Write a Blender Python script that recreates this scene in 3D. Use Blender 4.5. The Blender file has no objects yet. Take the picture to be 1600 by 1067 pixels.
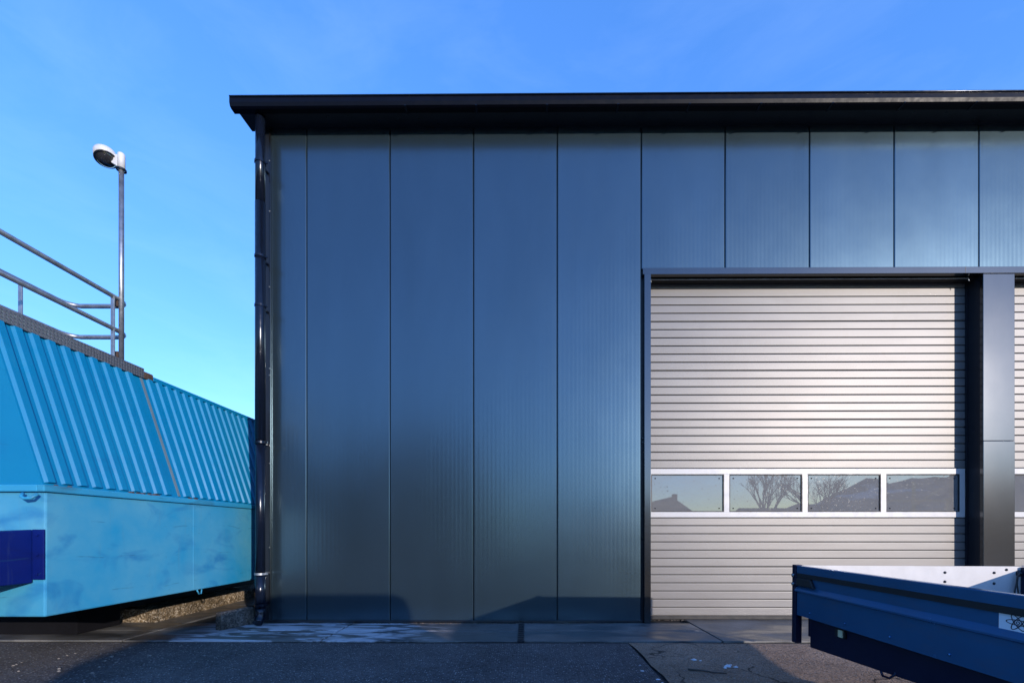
import bpy, bmesh, math, random
from mathutils import Vector, Matrix
R = math.radians
random.seed(7)
scn = bpy.context.scene
COL = scn.collection

# ------------------------------------------------------------------ camera
CAM_D, CAM_H = 5.2, 1.09
cam_d = bpy.data.cameras.new('camera')
cam = bpy.data.objects.new('camera', cam_d); COL.objects.link(cam)
cam.location = (0, -CAM_D, CAM_H)
cam.rotation_euler = (R(90), 0, 0.0065)
cam_d.sensor_width = 36.0
cam_d.lens = 681.0 / 1600.0 * 36.0
cam_d.shift_x = -0.00975
cam_d.shift_y = 0.1853
cam_d.clip_start = 0.05
cam_d.clip_end = 3000
scn.camera = cam

# ------------------------------------------------------------------ light
SUN_AZ, SUN_EL = R(35.5), R(11.0)          # from the wall's outward normal to the right, and up
to_sun = Vector((math.sin(SUN_AZ) * math.cos(SUN_EL), -math.cos(SUN_AZ) * math.cos(SUN_EL), math.sin(SUN_EL)))
world = bpy.data.worlds.new('World'); scn.world = world
world.use_nodes = True
wn, wl = world.node_tree.nodes, world.node_tree.links
wn.clear()
w_out = wn.new('ShaderNodeOutputWorld'); w_bg = wn.new('ShaderNodeBackground')
sky = wn.new('ShaderNodeTexSky'); sky.sky_type = 'NISHITA'; sky.sun_disc = False
sky.sun_elevation = SUN_EL
sky.sun_rotation = R(180) - SUN_AZ
sky.air_density = 1.05; sky.dust_density = 0.2; sky.ozone_density = 1.4; sky.altitude = 0
w_hs = wn.new('ShaderNodeHueSaturation'); w_hs.inputs['Saturation'].default_value = 1.45
w_hs.inputs['Value'].default_value = 1.38
# thin cirrus
w_tc = wn.new('ShaderNodeTexCoord'); w_mp = wn.new('ShaderNodeMapping')
w_mp.inputs['Scale'].default_value = (1.6, 1.6, 5.0); w_mp.inputs['Rotation'].default_value = (0.25, 0.15, 0.4)
w_nz = wn.new('ShaderNodeTexNoise'); w_nz.inputs['Scale'].default_value = 2.3
w_nz.inputs['Detail'].default_value = 9; w_nz.inputs['Roughness'].default_value = 0.62
w_nz.inputs['Distortion'].default_value = 0.5
w_rm = wn.new('ShaderNodeMapRange'); w_rm.inputs['From Min'].default_value = 0.45; w_rm.inputs['From Max'].default_value = 0.95
w_rm.inputs['To Max'].default_value = 0.035
w_mx = wn.new('ShaderNodeMixRGB'); w_mx.inputs['Color2'].default_value = (7.0, 8.3, 10.0, 1)
wl.new(w_tc.outputs['Generated'], w_mp.inputs['Vector']); wl.new(w_mp.outputs['Vector'], w_nz.inputs['Vector'])
wl.new(w_nz.outputs['Fac'], w_rm.inputs['Value']); wl.new(w_rm.outputs['Result'], w_mx.inputs['Fac'])
w_gm = wn.new('ShaderNodeGamma'); w_gm.inputs['Gamma'].default_value = 0.68
wl.new(sky.outputs['Color'], w_gm.inputs['Color']); wl.new(w_gm.outputs['Color'], w_hs.inputs['Color']); w_tint = wn.new('ShaderNodeMixRGB'); w_tint.blend_type = 'MULTIPLY'; w_tint.inputs['Fac'].default_value = 1.0
w_tint.inputs['Color2'].default_value = (0.50, 0.77, 1.36, 1)       # cool white balance of the photograph
wl.new(w_hs.outputs['Color'], w_tint.inputs['Color1']); wl.new(w_tint.outputs['Color'], w_mx.inputs['Color1'])
wl.new(w_mx.outputs['Color'], w_bg.inputs['Color']); wl.new(w_bg.outputs['Background'], w_out.inputs['Surface'])
w_bg.inputs['Strength'].default_value = 0.15

sun_d = bpy.data.lights.new('sun', 'SUN'); sun = bpy.data.objects.new('sun', sun_d); COL.objects.link(sun)
sun_d.energy = 2.0; sun_d.angle = R(0.53); sun_d.color = (1.0, 0.885, 0.785)
sun.rotation_euler = to_sun.to_track_quat('Z', 'Y').to_euler()
sun.location = (6, -9, 8)

scn.view_settings.view_transform = 'Standard'
scn.view_settings.look = 'None'
scn.view_settings.exposure = 1.3
scn.view_settings.gamma = 1.0
scn.view_settings.use_curve_mapping = False

# ------------------------------------------------------------------ materials
def new_mat(name):
    m = bpy.data.materials.new(name); m.use_nodes = True
    nt = m.node_tree; return m, nt.nodes, nt.links, nt.nodes['Principled BSDF']

def setp(p, rough=None, metal=None, spec=None, coat=None, coat_r=None, col=None):
    if col is not None: p.inputs['Base Color'].default_value = (*col, 1)
    if rough is not None: p.inputs['Roughness'].default_value = rough
    if metal is not None: p.inputs['Metallic'].default_value = metal
    if spec is not None: p.inputs['Specular IOR Level'].default_value = spec
    if coat is not None: p.inputs['Coat Weight'].default_value = coat
    if coat_r is not None: p.inputs['Coat Roughness'].default_value = coat_r

def coords(n, l, scale=(1, 1, 1), world_pos=True):
    mp = n.new('ShaderNodeMapping'); mp.inputs['Scale'].default_value = scale
    if world_pos:
        g = n.new('ShaderNodeNewGeometry'); l.new(g.outputs['Position'], mp.inputs['Vector'])
    else:
        t = n.new('ShaderNodeTexCoord'); l.new(t.outputs['Object'], mp.inputs['Vector'])
    return mp.outputs['Vector']

def noise(n, l, vec, scale, detail=4, rough=0.55, dist=0.0):
    t = n.new('ShaderNodeTexNoise'); t.inputs['Scale'].default_value = scale
    t.inputs['Detail'].default_value = detail; t.inputs['Roughness'].default_value = rough
    t.inputs['Distortion'].default_value = dist
    l.new(vec, t.inputs['Vector']); return t.outputs['Fac']

def ramp(n, l, fac, stops):
    r = n.new('ShaderNodeValToRGB'); e = r.color_ramp.elements
    while len(e) < len(stops): e.new(0.5)
    for k, (p, c) in enumerate(stops):
        e[k].position = p
        e[k].color = (*c, 1) if isinstance(c, tuple) else (c, c, c, 1)
    l.new(fac, r.inputs['Fac']); return r.outputs['Color']

def mix(n, l, fac, a, b, mode='MIX'):
    m = n.new('ShaderNodeMixRGB'); m.blend_type = mode
    for s, v in (('Fac', fac), ('Color1', a), ('Color2', b)):
        if isinstance(v, (int, float)): m.inputs[s].default_value = v if s == 'Fac' else (v, v, v, 1)
        elif isinstance(v, tuple): m.inputs[s].default_value = (*v, 1)
        else: l.new(v, m.inputs[s])
    return m.outputs['Color']

def bump(n, l, p, h, strength=0.2, dist=0.01, prev=None):
    b = n.new('ShaderNodeBump'); b.inputs['Strength'].default_value = strength
    b.inputs['Distance'].default_value = dist; l.new(h, b.inputs['Height'])
    if prev is not None: l.new(prev, b.inputs['Normal'])
    l.new(b.outputs['Normal'], p.inputs['Normal']); return b.outputs['Normal']

def simple(name, col, rough=0.5, metal=0.0, spec=0.5, var=0.12, scale=6.0, bmp=0.0, coat=None, rvar=0.08):
    m, n, l, p = new_mat(name); setp(p, rough, metal, spec, coat)
    v = coords(n, l)
    f = noise(n, l, v, scale, 6, 0.6)
    lo = tuple(c * (1 - var) for c in col); hi = tuple(min(1, c * (1 + var)) for c in col)
    l.new(ramp(n, l, f, [(0.3, lo), (0.7, hi)]), p.inputs['Base Color'])
    f2 = noise(n, l, v, scale * 2.3, 5, 0.6)
    l.new(ramp(n, l, f2, [(0.3, max(0.02, rough - rvar)), (0.7, min(1, rough + rvar))]), p.inputs['Roughness'])
    if bmp: bump(n, l, p, noise(n, l, v, scale * 9, 4), bmp, 0.004)
    return m

M = {}
def mat_panel(name, col, rough, metal, stain):
    m, n, l, p = new_mat(name); setp(p, rough, metal, 0.5)
    v = coords(n, l, (1.0, 1.0, 0.22)); v2 = coords(n, l)
    base = ramp(n, l, noise(n, l, v, 1.6, 6, 0.6), [(0.3, tuple(c * 0.93 for c in col)), (0.7, tuple(c * 1.07 for c in col))])
    oi = n.new('ShaderNodeObjectInfo')
    base = mix(n, l, 1.0, base, ramp(n, l, oi.outputs['Random'], [(0.0, 0.93), (1.0, 1.07)]), 'MULTIPLY')
    # faint dried water marks and chalky scuffs low on the sheet
    s = noise(n, l, v2, 5.0, 9, 0.72, 1.4)
    mask = ramp(n, l, s, [(0.60, 0.0), (0.80, stain)])
    base = mix(n, l, mask, base, (0.30, 0.33, 0.36))
    l.new(base, p.inputs['Base Color'])
    l.new(ramp(n, l, noise(n, l, v2, 2.2, 5, 0.6), [(0.3, rough - (0.012 if stain > 0 else 0.004)), (0.7, rough + (0.012 if stain > 0 else 0.004))]), p.inputs['Roughness'])
    # slight oil-canning of thin sheet
    bump(n, l, p, noise(n, l, coords(n, l, (1.2, 1, 0.5)), 1.3, 2), 0.14 if stain > 0 else 0.03, 0.02)
    return m
M['panel'] = mat_panel('panel_paint', (0.076, 0.122, 0.152), 0.25, 0.85, 0.02)
M['flashing'] = mat_panel('flashing_paint', (0.105, 0.108, 0.112), 0.17, 0.94, 0.0)
M['dark'] = simple('dark_coated_metal', (0.012, 0.015, 0.022), 0.35, 0.2)
M['black'] = simple('black_void', (0.005, 0.005, 0.007), 0.95, 0.0, 0.1)
M['gutter'] = simple('gutter_coating', (0.0025, 0.003, 0.007), 0.4, 0.0, 0.12)
M['rubber'] = simple('black_rubber', (0.012, 0.012, 0.013), 0.6)
M['pipe'] = simple('coated_pipe', (0.006, 0.010, 0.022), 0.20, 0.35, var=0.1)
M['zinc'] = simple('galvanised_steel', (0.30, 0.32, 0.35), 0.42, 0.8, var=0.25, scale=14)
M['screw'] = simple('screw_steel', (0.25, 0.24, 0.22), 0.35, 0.9)

# door slats: silver coil coat with fine embossing
m, n, l, p = new_mat('silver_slat'); setp(p, 0.45, 0.32, 0.4)
v = coords(n, l)
base = ramp(n, l, noise(n, l, coords(n, l, (0.5, 1, 3)), 2.4, 6), [(0.3, (0.152, 0.147, 0.145)), (0.7, (0.174, 0.169, 0.167))])
d = noise(n, l, coords(n, l, (1, 1, 0.35)), 3.0, 8, 0.7, 0.6)
base = mix(n, l, ramp(n, l, d, [(0.56, 0.0), (0.85, 0.35)]), base, (0.122, 0.117, 0.114))
l.new(base, p.inputs['Base Color'])
bump(n, l, p, noise(n, l, coords(n, l, (1, 1, 1.6)), 150, 3, 0.6), 0.22, 0.0015)
M['slat'] = m
M['seam_grey'] = simple('seam_grey', (0.09, 0.087, 0.085), 0.7)
M['white_frame'] = simple('white_window_profile', (0.42, 0.417, 0.415), 0.4, 0.0, var=0.04, bmp=0.02)

# glazing: grey acrylic with dirt spots
m, n, l, p = new_mat('window_acrylic'); setp(p, 0.015, 0.42, 0.9)
v = coords(n, l)
spots = noise(n, l, v, 40, 3, 0.6, 0.3)
msk = ramp(n, l, spots, [(0.66, 0.0), (0.69, 0.9)])
sm = ramp(n, l, noise(n, l, coords(n, l, (1, 1, 2.5)), 4, 6, 0.65), [(0.35, 0.12), (0.75, 0.55)])
base = mix(n, l, msk, (0.20, 0.205, 0.21), (0.02, 0.03, 0.03))
base = mix(n, l, sm, base, (0.17, 0.165, 0.16))
l.new(base, p.inputs['Base Color'])
l.new(mix(n, l, msk, 0.012, 0.6), p.inputs['Roughness'])
l.new(mix(n, l, msk, mix(n, l, sm, 0.42, 0.0), 0.0), p.inputs['Metallic'])
l.new(mix(n, l, msk, 0.9, 0.0), p.inputs['Specular IOR Level'])
M['pane'] = m

# asphalt
def mat_asphalt(name, c1, c2, grit, cracks):
    m, n, l, p = new_mat(name); setp(p, 0.8, 0, 0.25)
    v = coords(n, l)
    big = noise(n, l, v, 0.9, 6, 0.65)
    base = ramp(n, l, big, [(0.3, c1), (0.7, c2)])
    vo = n.new('ShaderNodeTexVoronoi'); vo.inputs['Scale'].default_value = 52; l.new(v, vo.inputs['Vector'])
    stone = ramp(n, l, vo.outputs['Distance'], [(0.15, 1.0), (0.45, 0.0)])
    hue = n.new('ShaderNodeSeparateColor'); l.new(vo.outputs['Color'], hue.inputs['Color'])
    sel = ramp(n, l, hue.outputs['Red'], [(0.45, 0.0), (0.98, grit)])
    base = mix(n, l, mix(n, l, 1.0, stone, sel, 'MULTIPLY'), base, (0.62, 0.60, 0.60))
    fine = noise(n, l, v, 120, 4, 0.75)
    base = mix(n, l, 0.75, base, ramp(n, l, fine, [(0.3, 0.35), (0.7, 1.7)]), 'MULTIPLY')
    if cracks:
        vc = n.new('ShaderNodeTexVoronoi'); vc.feature = 'DISTANCE_TO_EDGE'; vc.inputs['Scale'].default_value = 1.5
        wv = n.new('ShaderNodeVectorMath'); wv.operation = 'ADD'
        nt = n.new('ShaderNodeTexNoise'); nt.inputs['Scale'].default_value = 3.0; nt.inputs['Detail'].default_value = 6
        l.new(v, nt.inputs['Vector']); sc = n.new('ShaderNodeVectorMath'); sc.operation = 'SCALE'; sc.inputs['Scale'].default_value = 0.5
        l.new(nt.outputs['Color'], sc.inputs[0]); l.new(v, wv.inputs[0]); l.new(sc.outputs[0], wv.inputs[1]); l.new(wv.outputs[0], vc.inputs['Vector'])
        ck = ramp(n, l, vc.outputs['Distance'], [(0.006, 1.0), (0.022, 0.0)])
        brk = ramp(n, l, noise(n, l, v, 2.0, 3), [(0.50, 0.0), (0.60, 0.8)])
        base = mix(n, l, mix(n, l, 1.0, ck, brk, 'MULTIPLY'), base, (0.012, 0.011, 0.012))
    l.new(base, p.inputs['Base Color'])
    l.new(ramp(n, l, noise(n, l, v, 1.7, 5), [(0.35, 0.75), (0.65, 0.95)]), p.inputs['Roughness'])
    b1 = bump(n, l, p, stone, 1.0, 0.02)
    b2 = bump(n, l, p, fine, 0.8, 0.010, b1)
    bump(n, l, p, noise(n, l, v, 22, 6, 0.7), 1.0, 0.03 if cracks else 0.012, b2)
    return m
M['ground'] = mat_asphalt('far_yard', (0.045, 0.045, 0.05), (0.07, 0.07, 0.075), 0.3, False)
M['ground'].node_tree.nodes['Principled BSDF'].inputs['Specular IOR Level'].default_value = 0.1
M['asphalt'] = mat_asphalt('asphalt', (0.062, 0.058, 0.062), (0.145, 0.133, 0.136), 1.0, False)
M['old_asphalt'] = mat_asphalt('old_asphalt', (0.19, 0.13, 0.095), (0.44, 0.31, 0.23), 0.7, True)

# concrete with damp patches; frost variant
def mat_concrete(name, frost):
    m, n, l, p = new_mat(name); setp(p, 0.6, 0, 0.5)
    v = coords(n, l)
    base = ramp(n, l, noise(n, l, v, 2.2, 8, 0.65), [(0.25, (0.085, 0.085, 0.085)), (0.75, (0.19, 0.185, 0.18))])
    damp = ramp(n, l, noise(n, l, coords(n, l, (0.8, 1.8, 1)), 1.6, 5, 0.6, 0.5), [(0.42, 1.0), (0.60, 0.0)])
    base = mix(n, l, damp, base, (0.055, 0.055, 0.056))
    fine = noise(n, l, v, 120, 4, 0.7)
    base = mix(n, l, 0.5, base, ramp(n, l, fine, [(0.3, 0.5), (0.7, 1.5)]), 'MULTIPLY')
    rgh = mix(n, l, damp, 0.70, 0.28)
    if frost:
        sx = n.new('ShaderNodeSeparateXYZ'); g = n.new('ShaderNodeNewGeometry'); l.new(g.outputs['Position'], sx.inputs[0])
        mr = n.new('ShaderNodeMapRange'); mr.inputs['From Min'].default_value = -0.75; mr.inputs['From Max'].default_value = -1.5
        l.new(sx.outputs['X'], mr.inputs['Value'])
        mr2 = n.new('ShaderNodeMapRange'); mr2.inputs['From Min'].default_value = -3.9; mr2.inputs['From Max'].default_value = -3.4
        l.new(sx.outputs['X'], mr2.inputs['Value'])
        fr = noise(n, l, coords(n, l, (0.8, 3.6, 1)), 2.0, 8, 0.62, 1.2)
        fm = ramp(n, l, fr, [(0.47, 0.0), (0.56, 0.75)])
        fm = mix(n, l, 1.0, fm, mr.outputs['Result'], 'MULTIPLY')
        fm = mix(n, l, 1.0, fm, mr2.outputs['Result'], 'MULTIPLY')
        base = mix(n, l, fm, base, (0.60, 0.60, 0.66))
        rgh = mix(n, l, fm, rgh, 0.55)
    l.new(base, p.inputs['Base Color']); l.new(rgh, p.inputs['Roughness'])
    bump(n, l, p, fine, 0.25, 0.003)
    return m
M['concrete'] = mat_concrete('concrete_slab', False)
M['frost_concrete'] = mat_concrete('frosted_concrete', True)
M['joint'] = simple('joint_dirt', (0.018, 0.016, 0.014), 0.9, bmp=0.3)

def mat_aggregate(name, c1, c2, c3):
    m, n, l, p = new_mat(name); setp(p, 0.75)
    v = coords(n, l)
    vo = n.new('ShaderNodeTexVoronoi'); vo.inputs['Scale'].default_value = 55; l.new(v, vo.inputs['Vector'])
    hue = n.new('ShaderNodeSeparateColor'); l.new(vo.outputs['Color'], hue.inputs['Color'])
    base = ramp(n, l, hue.outputs['Green'], [(0.1, c1), (0.6, c2), (0.95, c3)])
    dirt = ramp(n, l, noise(n, l, v, 3.5, 6, 0.6), [(0.4, 0.25), (0.65, 1.0)])
    base = mix(n, l, 0.8, base, dirt, 'MULTIPLY')
    l.new(base, p.inputs['Base Color'])
    bump(n, l, p, vo.outputs['Distance'], 0.8, 0.01)
    return m
M['aggregate'] = mat_aggregate('washed_concrete', (0.10, 0.07, 0.035), (0.26, 0.19, 0.11), (0.52, 0.44, 0.34))
M['weathered'] = mat_aggregate('weathered_block', (0.06, 0.05, 0.045), (0.14, 0.12, 0.10), (0.22, 0.19, 0.16))

# container paints
def mat_container(name, col, faded, dark, wear):
    m, n, l, p = new_mat(name); setp(p, 0.5, 0.0, 0.3)
    v = coords(n, l)
    base = mix(n, l, ramp(n, l, noise(n, l, v, 1.4, 6, 0.6), [(0.35, 0.0), (0.68, 1.0)]), col, faded)
    # repainted / worn patches, long horizontal scuffs, chips
    pat = ramp(n, l, noise(n, l, coords(n, l, (1.2, 1.2, 2.6)), 1.9, 4, 0.5, 0.8), [(0.55, 0.0), (0.72, wear * 0.8)])
    base = mix(n, l, pat, base, dark)
    sc = ramp(n, l, noise(n, l, coords(n, l, (0.6, 0.6, 9.0)), 5.0, 7, 0.7, 0.5), [(0.66, 0.0), (0.74, wear * 0.7)])
    base = mix(n, l, sc, base, dark)
    ch = ramp(n, l, noise(n, l, v, 17, 6, 0.7, 1.5), [(0.67, 0.0), (0.71, wear)])
    base = mix(n, l, ch, base, (0.03, 0.12, 0.16))
    # thin scratches: narrow bands of a distorted wave
    wv = n.new('ShaderNodeTexWave'); wv.wave_type = 'BANDS'; wv.bands_direction = 'Z'; wv.inputs['Scale'].default_value = 1.1
    wv.inputs['Distortion'].default_value = 3.0; wv.inputs['Detail'].default_value = 3; wv.inputs['Detail Scale'].default_value = 0.8
    l.new(v, wv.inputs['Vector'])
    scr = ramp(n, l, wv.outputs['Fac'], [(0.0, 0.5), (0.0015, 0.0)])
    brk = ramp(n, l, noise(n, l, v, 3.2, 3), [(0.56, 0.0), (0.62, wear)])
    base = mix(n, l, mix(n, l, 1.0, scr, brk, 'MULTIPLY'), base, (0.01, 0.05, 0.10))
    rst = ramp(n, l, noise(n, l, v, 9, 7, 0.75, 0.8), [(0.72, 0.0), (0.76, wear)])
    base = mix(n, l, rst, base, (0.12, 0.06, 0.035))
    run = ramp(n, l, noise(n, l, coords(n, l, (7, 7, 0.5)), 3.0, 5, 0.6), [(0.6, 0.0), (0.85, wear * 0.35)])
    base = mix(n, l, run, base, (0.10, 0.16, 0.18))
    l.new(base, p.inputs['Base Color'])
    l.new(ramp(n, l, noise(n, l, v, 6, 5), [(0.3, 0.34), (0.7, 0.55)]), p.inputs['Roughness'])
    bump(n, l, p, noise(n, l, v, 3.0, 4, 0.6), 0.15, 0.01)
    return m
M['cont_low'] = mat_container('faded_blue_paint', (0.014, 0.225, 0.42), (0.075, 0.285, 0.42), (0.002, 0.105, 0.30), 0.75)
M['cont_up'] = mat_container('bright_blue_paint', (0.000, 0.155, 0.33), (0.001, 0.17, 0.34), (0.000, 0.105, 0.27), 0.3)
M['cont_rail'] = mat_container('grimy_blue_paint', (0.02, 0.22, 0.42), (0.03, 0.27, 0.45), (0.03, 0.05, 0.07), 0.9)
M['joint_grey'] = simple('grimy_joint', (0.10, 0.15, 0.19), 0.7)
M['navy'] = mat_container('navy_paint', (0.001, 0.006, 0.085), (0.002, 0.010, 0.11), (0.004, 0.006, 0.03), 0.6)
M['navy'].node_tree.nodes['Principled BSDF'].inputs['Specular IOR Level'].default_value = 0.15
M['rust'] = simple('rusty_steel', (0.07, 0.042, 0.03), 0.8, 0.2, var=0.5, scale=20, bmp=0.3)
m, n, l, p = new_mat('checker_plate'); setp(p, 0.45, 0.6)
v = coords(n, l, (1, 1, 1)); ck = n.new('ShaderNodeTexVoronoi'); ck.distance = 'MANHATTAN'; ck.inputs['Randomness'].default_value = 0.12; ck.inputs['Scale'].default_value = 36; l.new(v, ck.inputs['Vector'])
l.new(ramp(n, l, ck.outputs['Distance'], [(0.1, (0.24, 0.25, 0.27)), (0.6, (0.14, 0.145, 0.16))]), p.inputs['Base Color'])
bump(n, l, p, ck.outputs['Distance'], 0.8, 0.006); M['checker'] = m

# trailer
M['tr_blue'] = simple('trailer_anodised', (0.060, 0.20, 0.40), 0.22, 0.65, var=0.09, scale=2.2, rvar=0.06)
_n, _l = M['tr_blue'].node_tree.nodes, M['tr_blue'].node_tree.links; _p = _n['Principled BSDF']
_src = _p.inputs['Base Color'].links[0].from_socket
_d = ramp(_n, _l, noise(_n, _l, coords(_n, _l, (1, 1, 2.5)), 7, 8, 0.72, 0.6), [(0.48, 0.0), (0.82, 0.5)])
_s = ramp(_n, _l, noise(_n, _l, coords(_n, _l, (1, 0.35, 16)), 6, 6, 0.7, 0.4), [(0.64, 0.0), (0.72, 0.4)])
_c = mix(_n, _l, _s, mix(_n, _l, _d, _src, (0.14, 0.18, 0.24)), (0.20, 0.26, 0.34))
_l.new(_c, _p.inputs['Base Color'])
M['tr_dark'] = simple('trailer_chassis_paint', (0.003, 0.006, 0.03), 0.45, 0.2)
M['tr_white'] = simple('trailer_liner', (0.46, 0.445, 0.43), 0.5, 0.0, var=0.07, scale=9, bmp=0.04)
M['lamp_amber'] = simple('reflector_lens', (0.62, 0.58, 0.36), 0.2)
M['sticker'] = simple('white_sticker', (0.70, 0.74, 0.80), 0.4, var=0.03)
M['ink'] = simple('black_ink', (0.01, 0.012, 0.03), 0.5)
M['tyre'] = simple('tyre_rubber', (0.018, 0.018, 0.018), 0.8, bmp=0.2)
M['lamp_white'] = simple('lamp_white_shell', (0.55, 0.55, 0.56), 0.4, var=0.04)
m, n, l, p = new_mat('lamp_glass'); setp(p, 0.05, 0, 0.8, col=(0.02, 0.02, 0.022)); M['lamp_glass'] = m

# surroundings behind the camera (seen mirrored in the door windows and the sheet metal)
M['brick'] = simple('dark_brick_render', (0.07, 0.05, 0.045), 0.85, var=0.25, scale=3)
M['roof_dark'] = simple('dark_roof_tiles', (0.035, 0.034, 0.038), 0.8, var=0.2)
M['roof_red'] = simple('red_roof_tiles', (0.22, 0.07, 0.05), 0.8, var=0.2)
M['render_wall'] = simple('pale_render', (0.42, 0.40, 0.37), 0.85)
M['win_dark'] = simple('dark_window_glass', (0.02, 0.025, 0.03), 0.1)
M['bark'] = simple('bare_bark', (0.06, 0.05, 0.045), 0.9, var=0.3, scale=12)
m, n, l, p = new_mat('earth_and_snow'); setp(p, 0.9)
f = noise(n, l, coords(n, l, (0.25, 0.25, 1.2)), 0.7, 5, 0.6, 0.6)
l.new(ramp(n, l, f, [(0.35, (0.055, 0.05, 0.055)), (0.58, (0.10, 0.09, 0.085)), (0.64, (0.6, 0.6, 0.62))]), p.inputs['Base Color']); M['earth'] = m
M['orange'] = simple('orange_paint', (0.75, 0.36, 0.08), 0.5)
M['redbox'] = simple('red_orange_paint', (0.65, 0.10, 0.06), 0.5)
M['van_white'] = simple('van_paint', (0.35, 0.37, 0.40), 0.25, 0.1, var=0.02, coat=0.5)
M['plate'] = simple('number_plate_yellow', (0.6, 0.45, 0.05), 0.5)
M['tail_red'] = simple('tail_lamp_red', (0.35, 0.01, 0.01), 0.2)

# ------------------------------------------------------------------ mesh helpers (world coordinates)
class MB:
    def __init__(s): s.v = []; s.f = []; s.sm = []
    def add(s, vs, fs, smooth=False):
        o = len(s.v); s.v += [tuple(x) for x in vs]
        s.f += [tuple(i + o for i in f) for f in fs]; s.sm += [smooth] * len(fs); return s
    def box(s, x0, x1, y0, y1, z0, z1):
        vs = [(x, y, z) for z in (z0, z1) for y in (y0, y1) for x in (x0, x1)]
        return s.add(vs, [(0, 2, 3, 1), (4, 5, 7, 6), (0, 1, 5, 4), (2, 6, 7, 3), (0, 4, 6, 2), (1, 3, 7, 5)])
    def hexa(s, b, t):          # bottom 4 pts, top 4 pts, same winding (ccw from above)
        return s.add(list(b) + list(t), [(3, 2, 1, 0), (4, 5, 6, 7), (0, 1, 5, 4), (1, 2, 6, 5), (2, 3, 7, 6), (3, 0, 4, 7)])
    def tube(s, pts, r, seg=10, cap=True, smooth=True, r1=None):
        pts = [Vector(q) for q in pts]; k = len(pts); rings = []
        up = None
        for i, q in enumerate(pts):
            d = (pts[min(i + 1, k - 1)] - pts[max(i - 1, 0)]).normalized()
            if up is None:
                a = Vector((0, 0, 1)) if abs(d.z) < 0.9 else Vector((1, 0, 0))
                u = d.cross(a).normalized()
            else:
                u = (up - d * up.dot(d)).normalized()
            up = u; w = d.cross(u)
            rr = r if r1 is None else r + (r1 - r) * i / (k - 1)
            rings.append([q + (u * math.cos(t) + w * math.sin(t)) * rr for t in [2 * math.pi * j / seg for j in range(seg)]])
        vs = [x for g in rings for x in g]; fs = []
        for i in range(k - 1):
            for j in range(seg):
                a = i * seg + j; b = i * seg + (j + 1) % seg
                fs.append((a, b, b + seg, a + seg))
        s.add(vs, fs, smooth)
        if cap:
            o = len(s.v) - len(vs)
            s.f.append(tuple(o + j for j in reversed(range(seg)))); s.sm.append(False)
            s.f.append(tuple(o + (k - 1) * seg + j for j in range(seg))); s.sm.append(False)
        return s
    def prism(s, prof, a, b, axis='x', smooth=False):   # prof: 2D points (closed polygon); extruded from a to b
        k = len(prof)
        def P(u, w, t):
            return (t, u, w) if axis == 'x' else ((u, t, w) if axis == 'y' else (u, w, t))
        vs = [P(u, w, a) for u, w in prof] + [P(u, w, b) for u, w in prof]
        fs = [(j, (j + 1) % k, (j + 1) % k + k, j + k) for j in range(k)]
        s.add(vs, fs, smooth); o = len(s.v) - 2 * k
        s.f.append(tuple(o + j for j in reversed(range(k)))); s.sm.append(False)
        s.f.append(tuple(o + k + j for j in range(k))); s.sm.append(False)
        return s
    def lathe(s, prof, c, axis, seg=24, smooth=True):   # prof: (radius, along)
        c = Vector(c); d = Vector(axis).normalized()
        a = Vector((0, 0, 1)) if abs(d.z) < 0.9 else Vector((1, 0, 0))
        u = d.cross(a).normalized(); w = d.cross(u); vs = []; fs = []
        for (r, h) in prof:
            for j in range(seg):
                t = 2 * math.pi * j / seg; vs.append(c + d * h + (u * math.cos(t) + w * math.sin(t)) * max(r, 1e-4))
        for i in range(len(prof) - 1):
            for j in range(seg):
                p0 = i * seg + j; p1 = i * seg + (j + 1) % seg
                fs.append((p0, p1, p1 + seg, p0 + seg))
        return s.add(vs, fs, smooth)
    def build(s, name, mat, parent=None, bevel=0.0, seg=2, recalc=True):
        org = world_loc(parent) if parent is not None else Vector((0, 0, 0))
        me = bpy.data.meshes.new(name)
        me.from_pydata([tuple(Vector(q) - org) for q in s.v], [], s.f)
        me.polygons.foreach_set('use_smooth', s.sm)
        if recalc:
            bm = bmesh.new(); bm.from_mesh(me); bmesh.ops.recalc_face_normals(bm, faces=bm.faces); bm.to_mesh(me); bm.free()
        me.update()
        o = bpy.data.objects.new(name, me); COL.objects.link(o)
        if isinstance(mat, str): mat = M[mat]
        me.materials.append(mat)
        if parent is not None: o.parent = parent
        if bevel:
            b = o.modifiers.new('bevel', 'BEVEL'); b.width = bevel; b.segments = seg; b.limit_method = 'ANGLE'; b.angle_limit = R(40)
        return o

LOC = {}
def world_loc(o):
    v = Vector((0, 0, 0))
    while o is not None: v += o.location; o = o.parent
    return v
def thing(name, loc, label, cat, group=None):
    o = bpy.data.objects.new(name, None); COL.objects.link(o); o.location = loc
    o.empty_display_size = 0.2
    o['label'] = label; o['category'] = cat
    if group: o['group'] = group
    return o
def tag(o, label, cat, group=None):
    o['label'] = label; o['category'] = cat
    if group: o['group'] = group
    return o
def struct(o): o['kind'] = 'structure'; return o
def shared(src, name, parent, off):
    o = bpy.data.objects.new(name, src.data); COL.objects.link(o); o.parent = parent
    o.location = src.location + Vector(off)
    for md in src.modifiers:
        b = o.modifiers.new(md.name, md.type)
        if md.type == 'BEVEL':
            b.width = md.width; b.segments = md.segments; b.limit_method = md.limit_method; b.angle_limit = md.angle_limit
    return o

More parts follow.
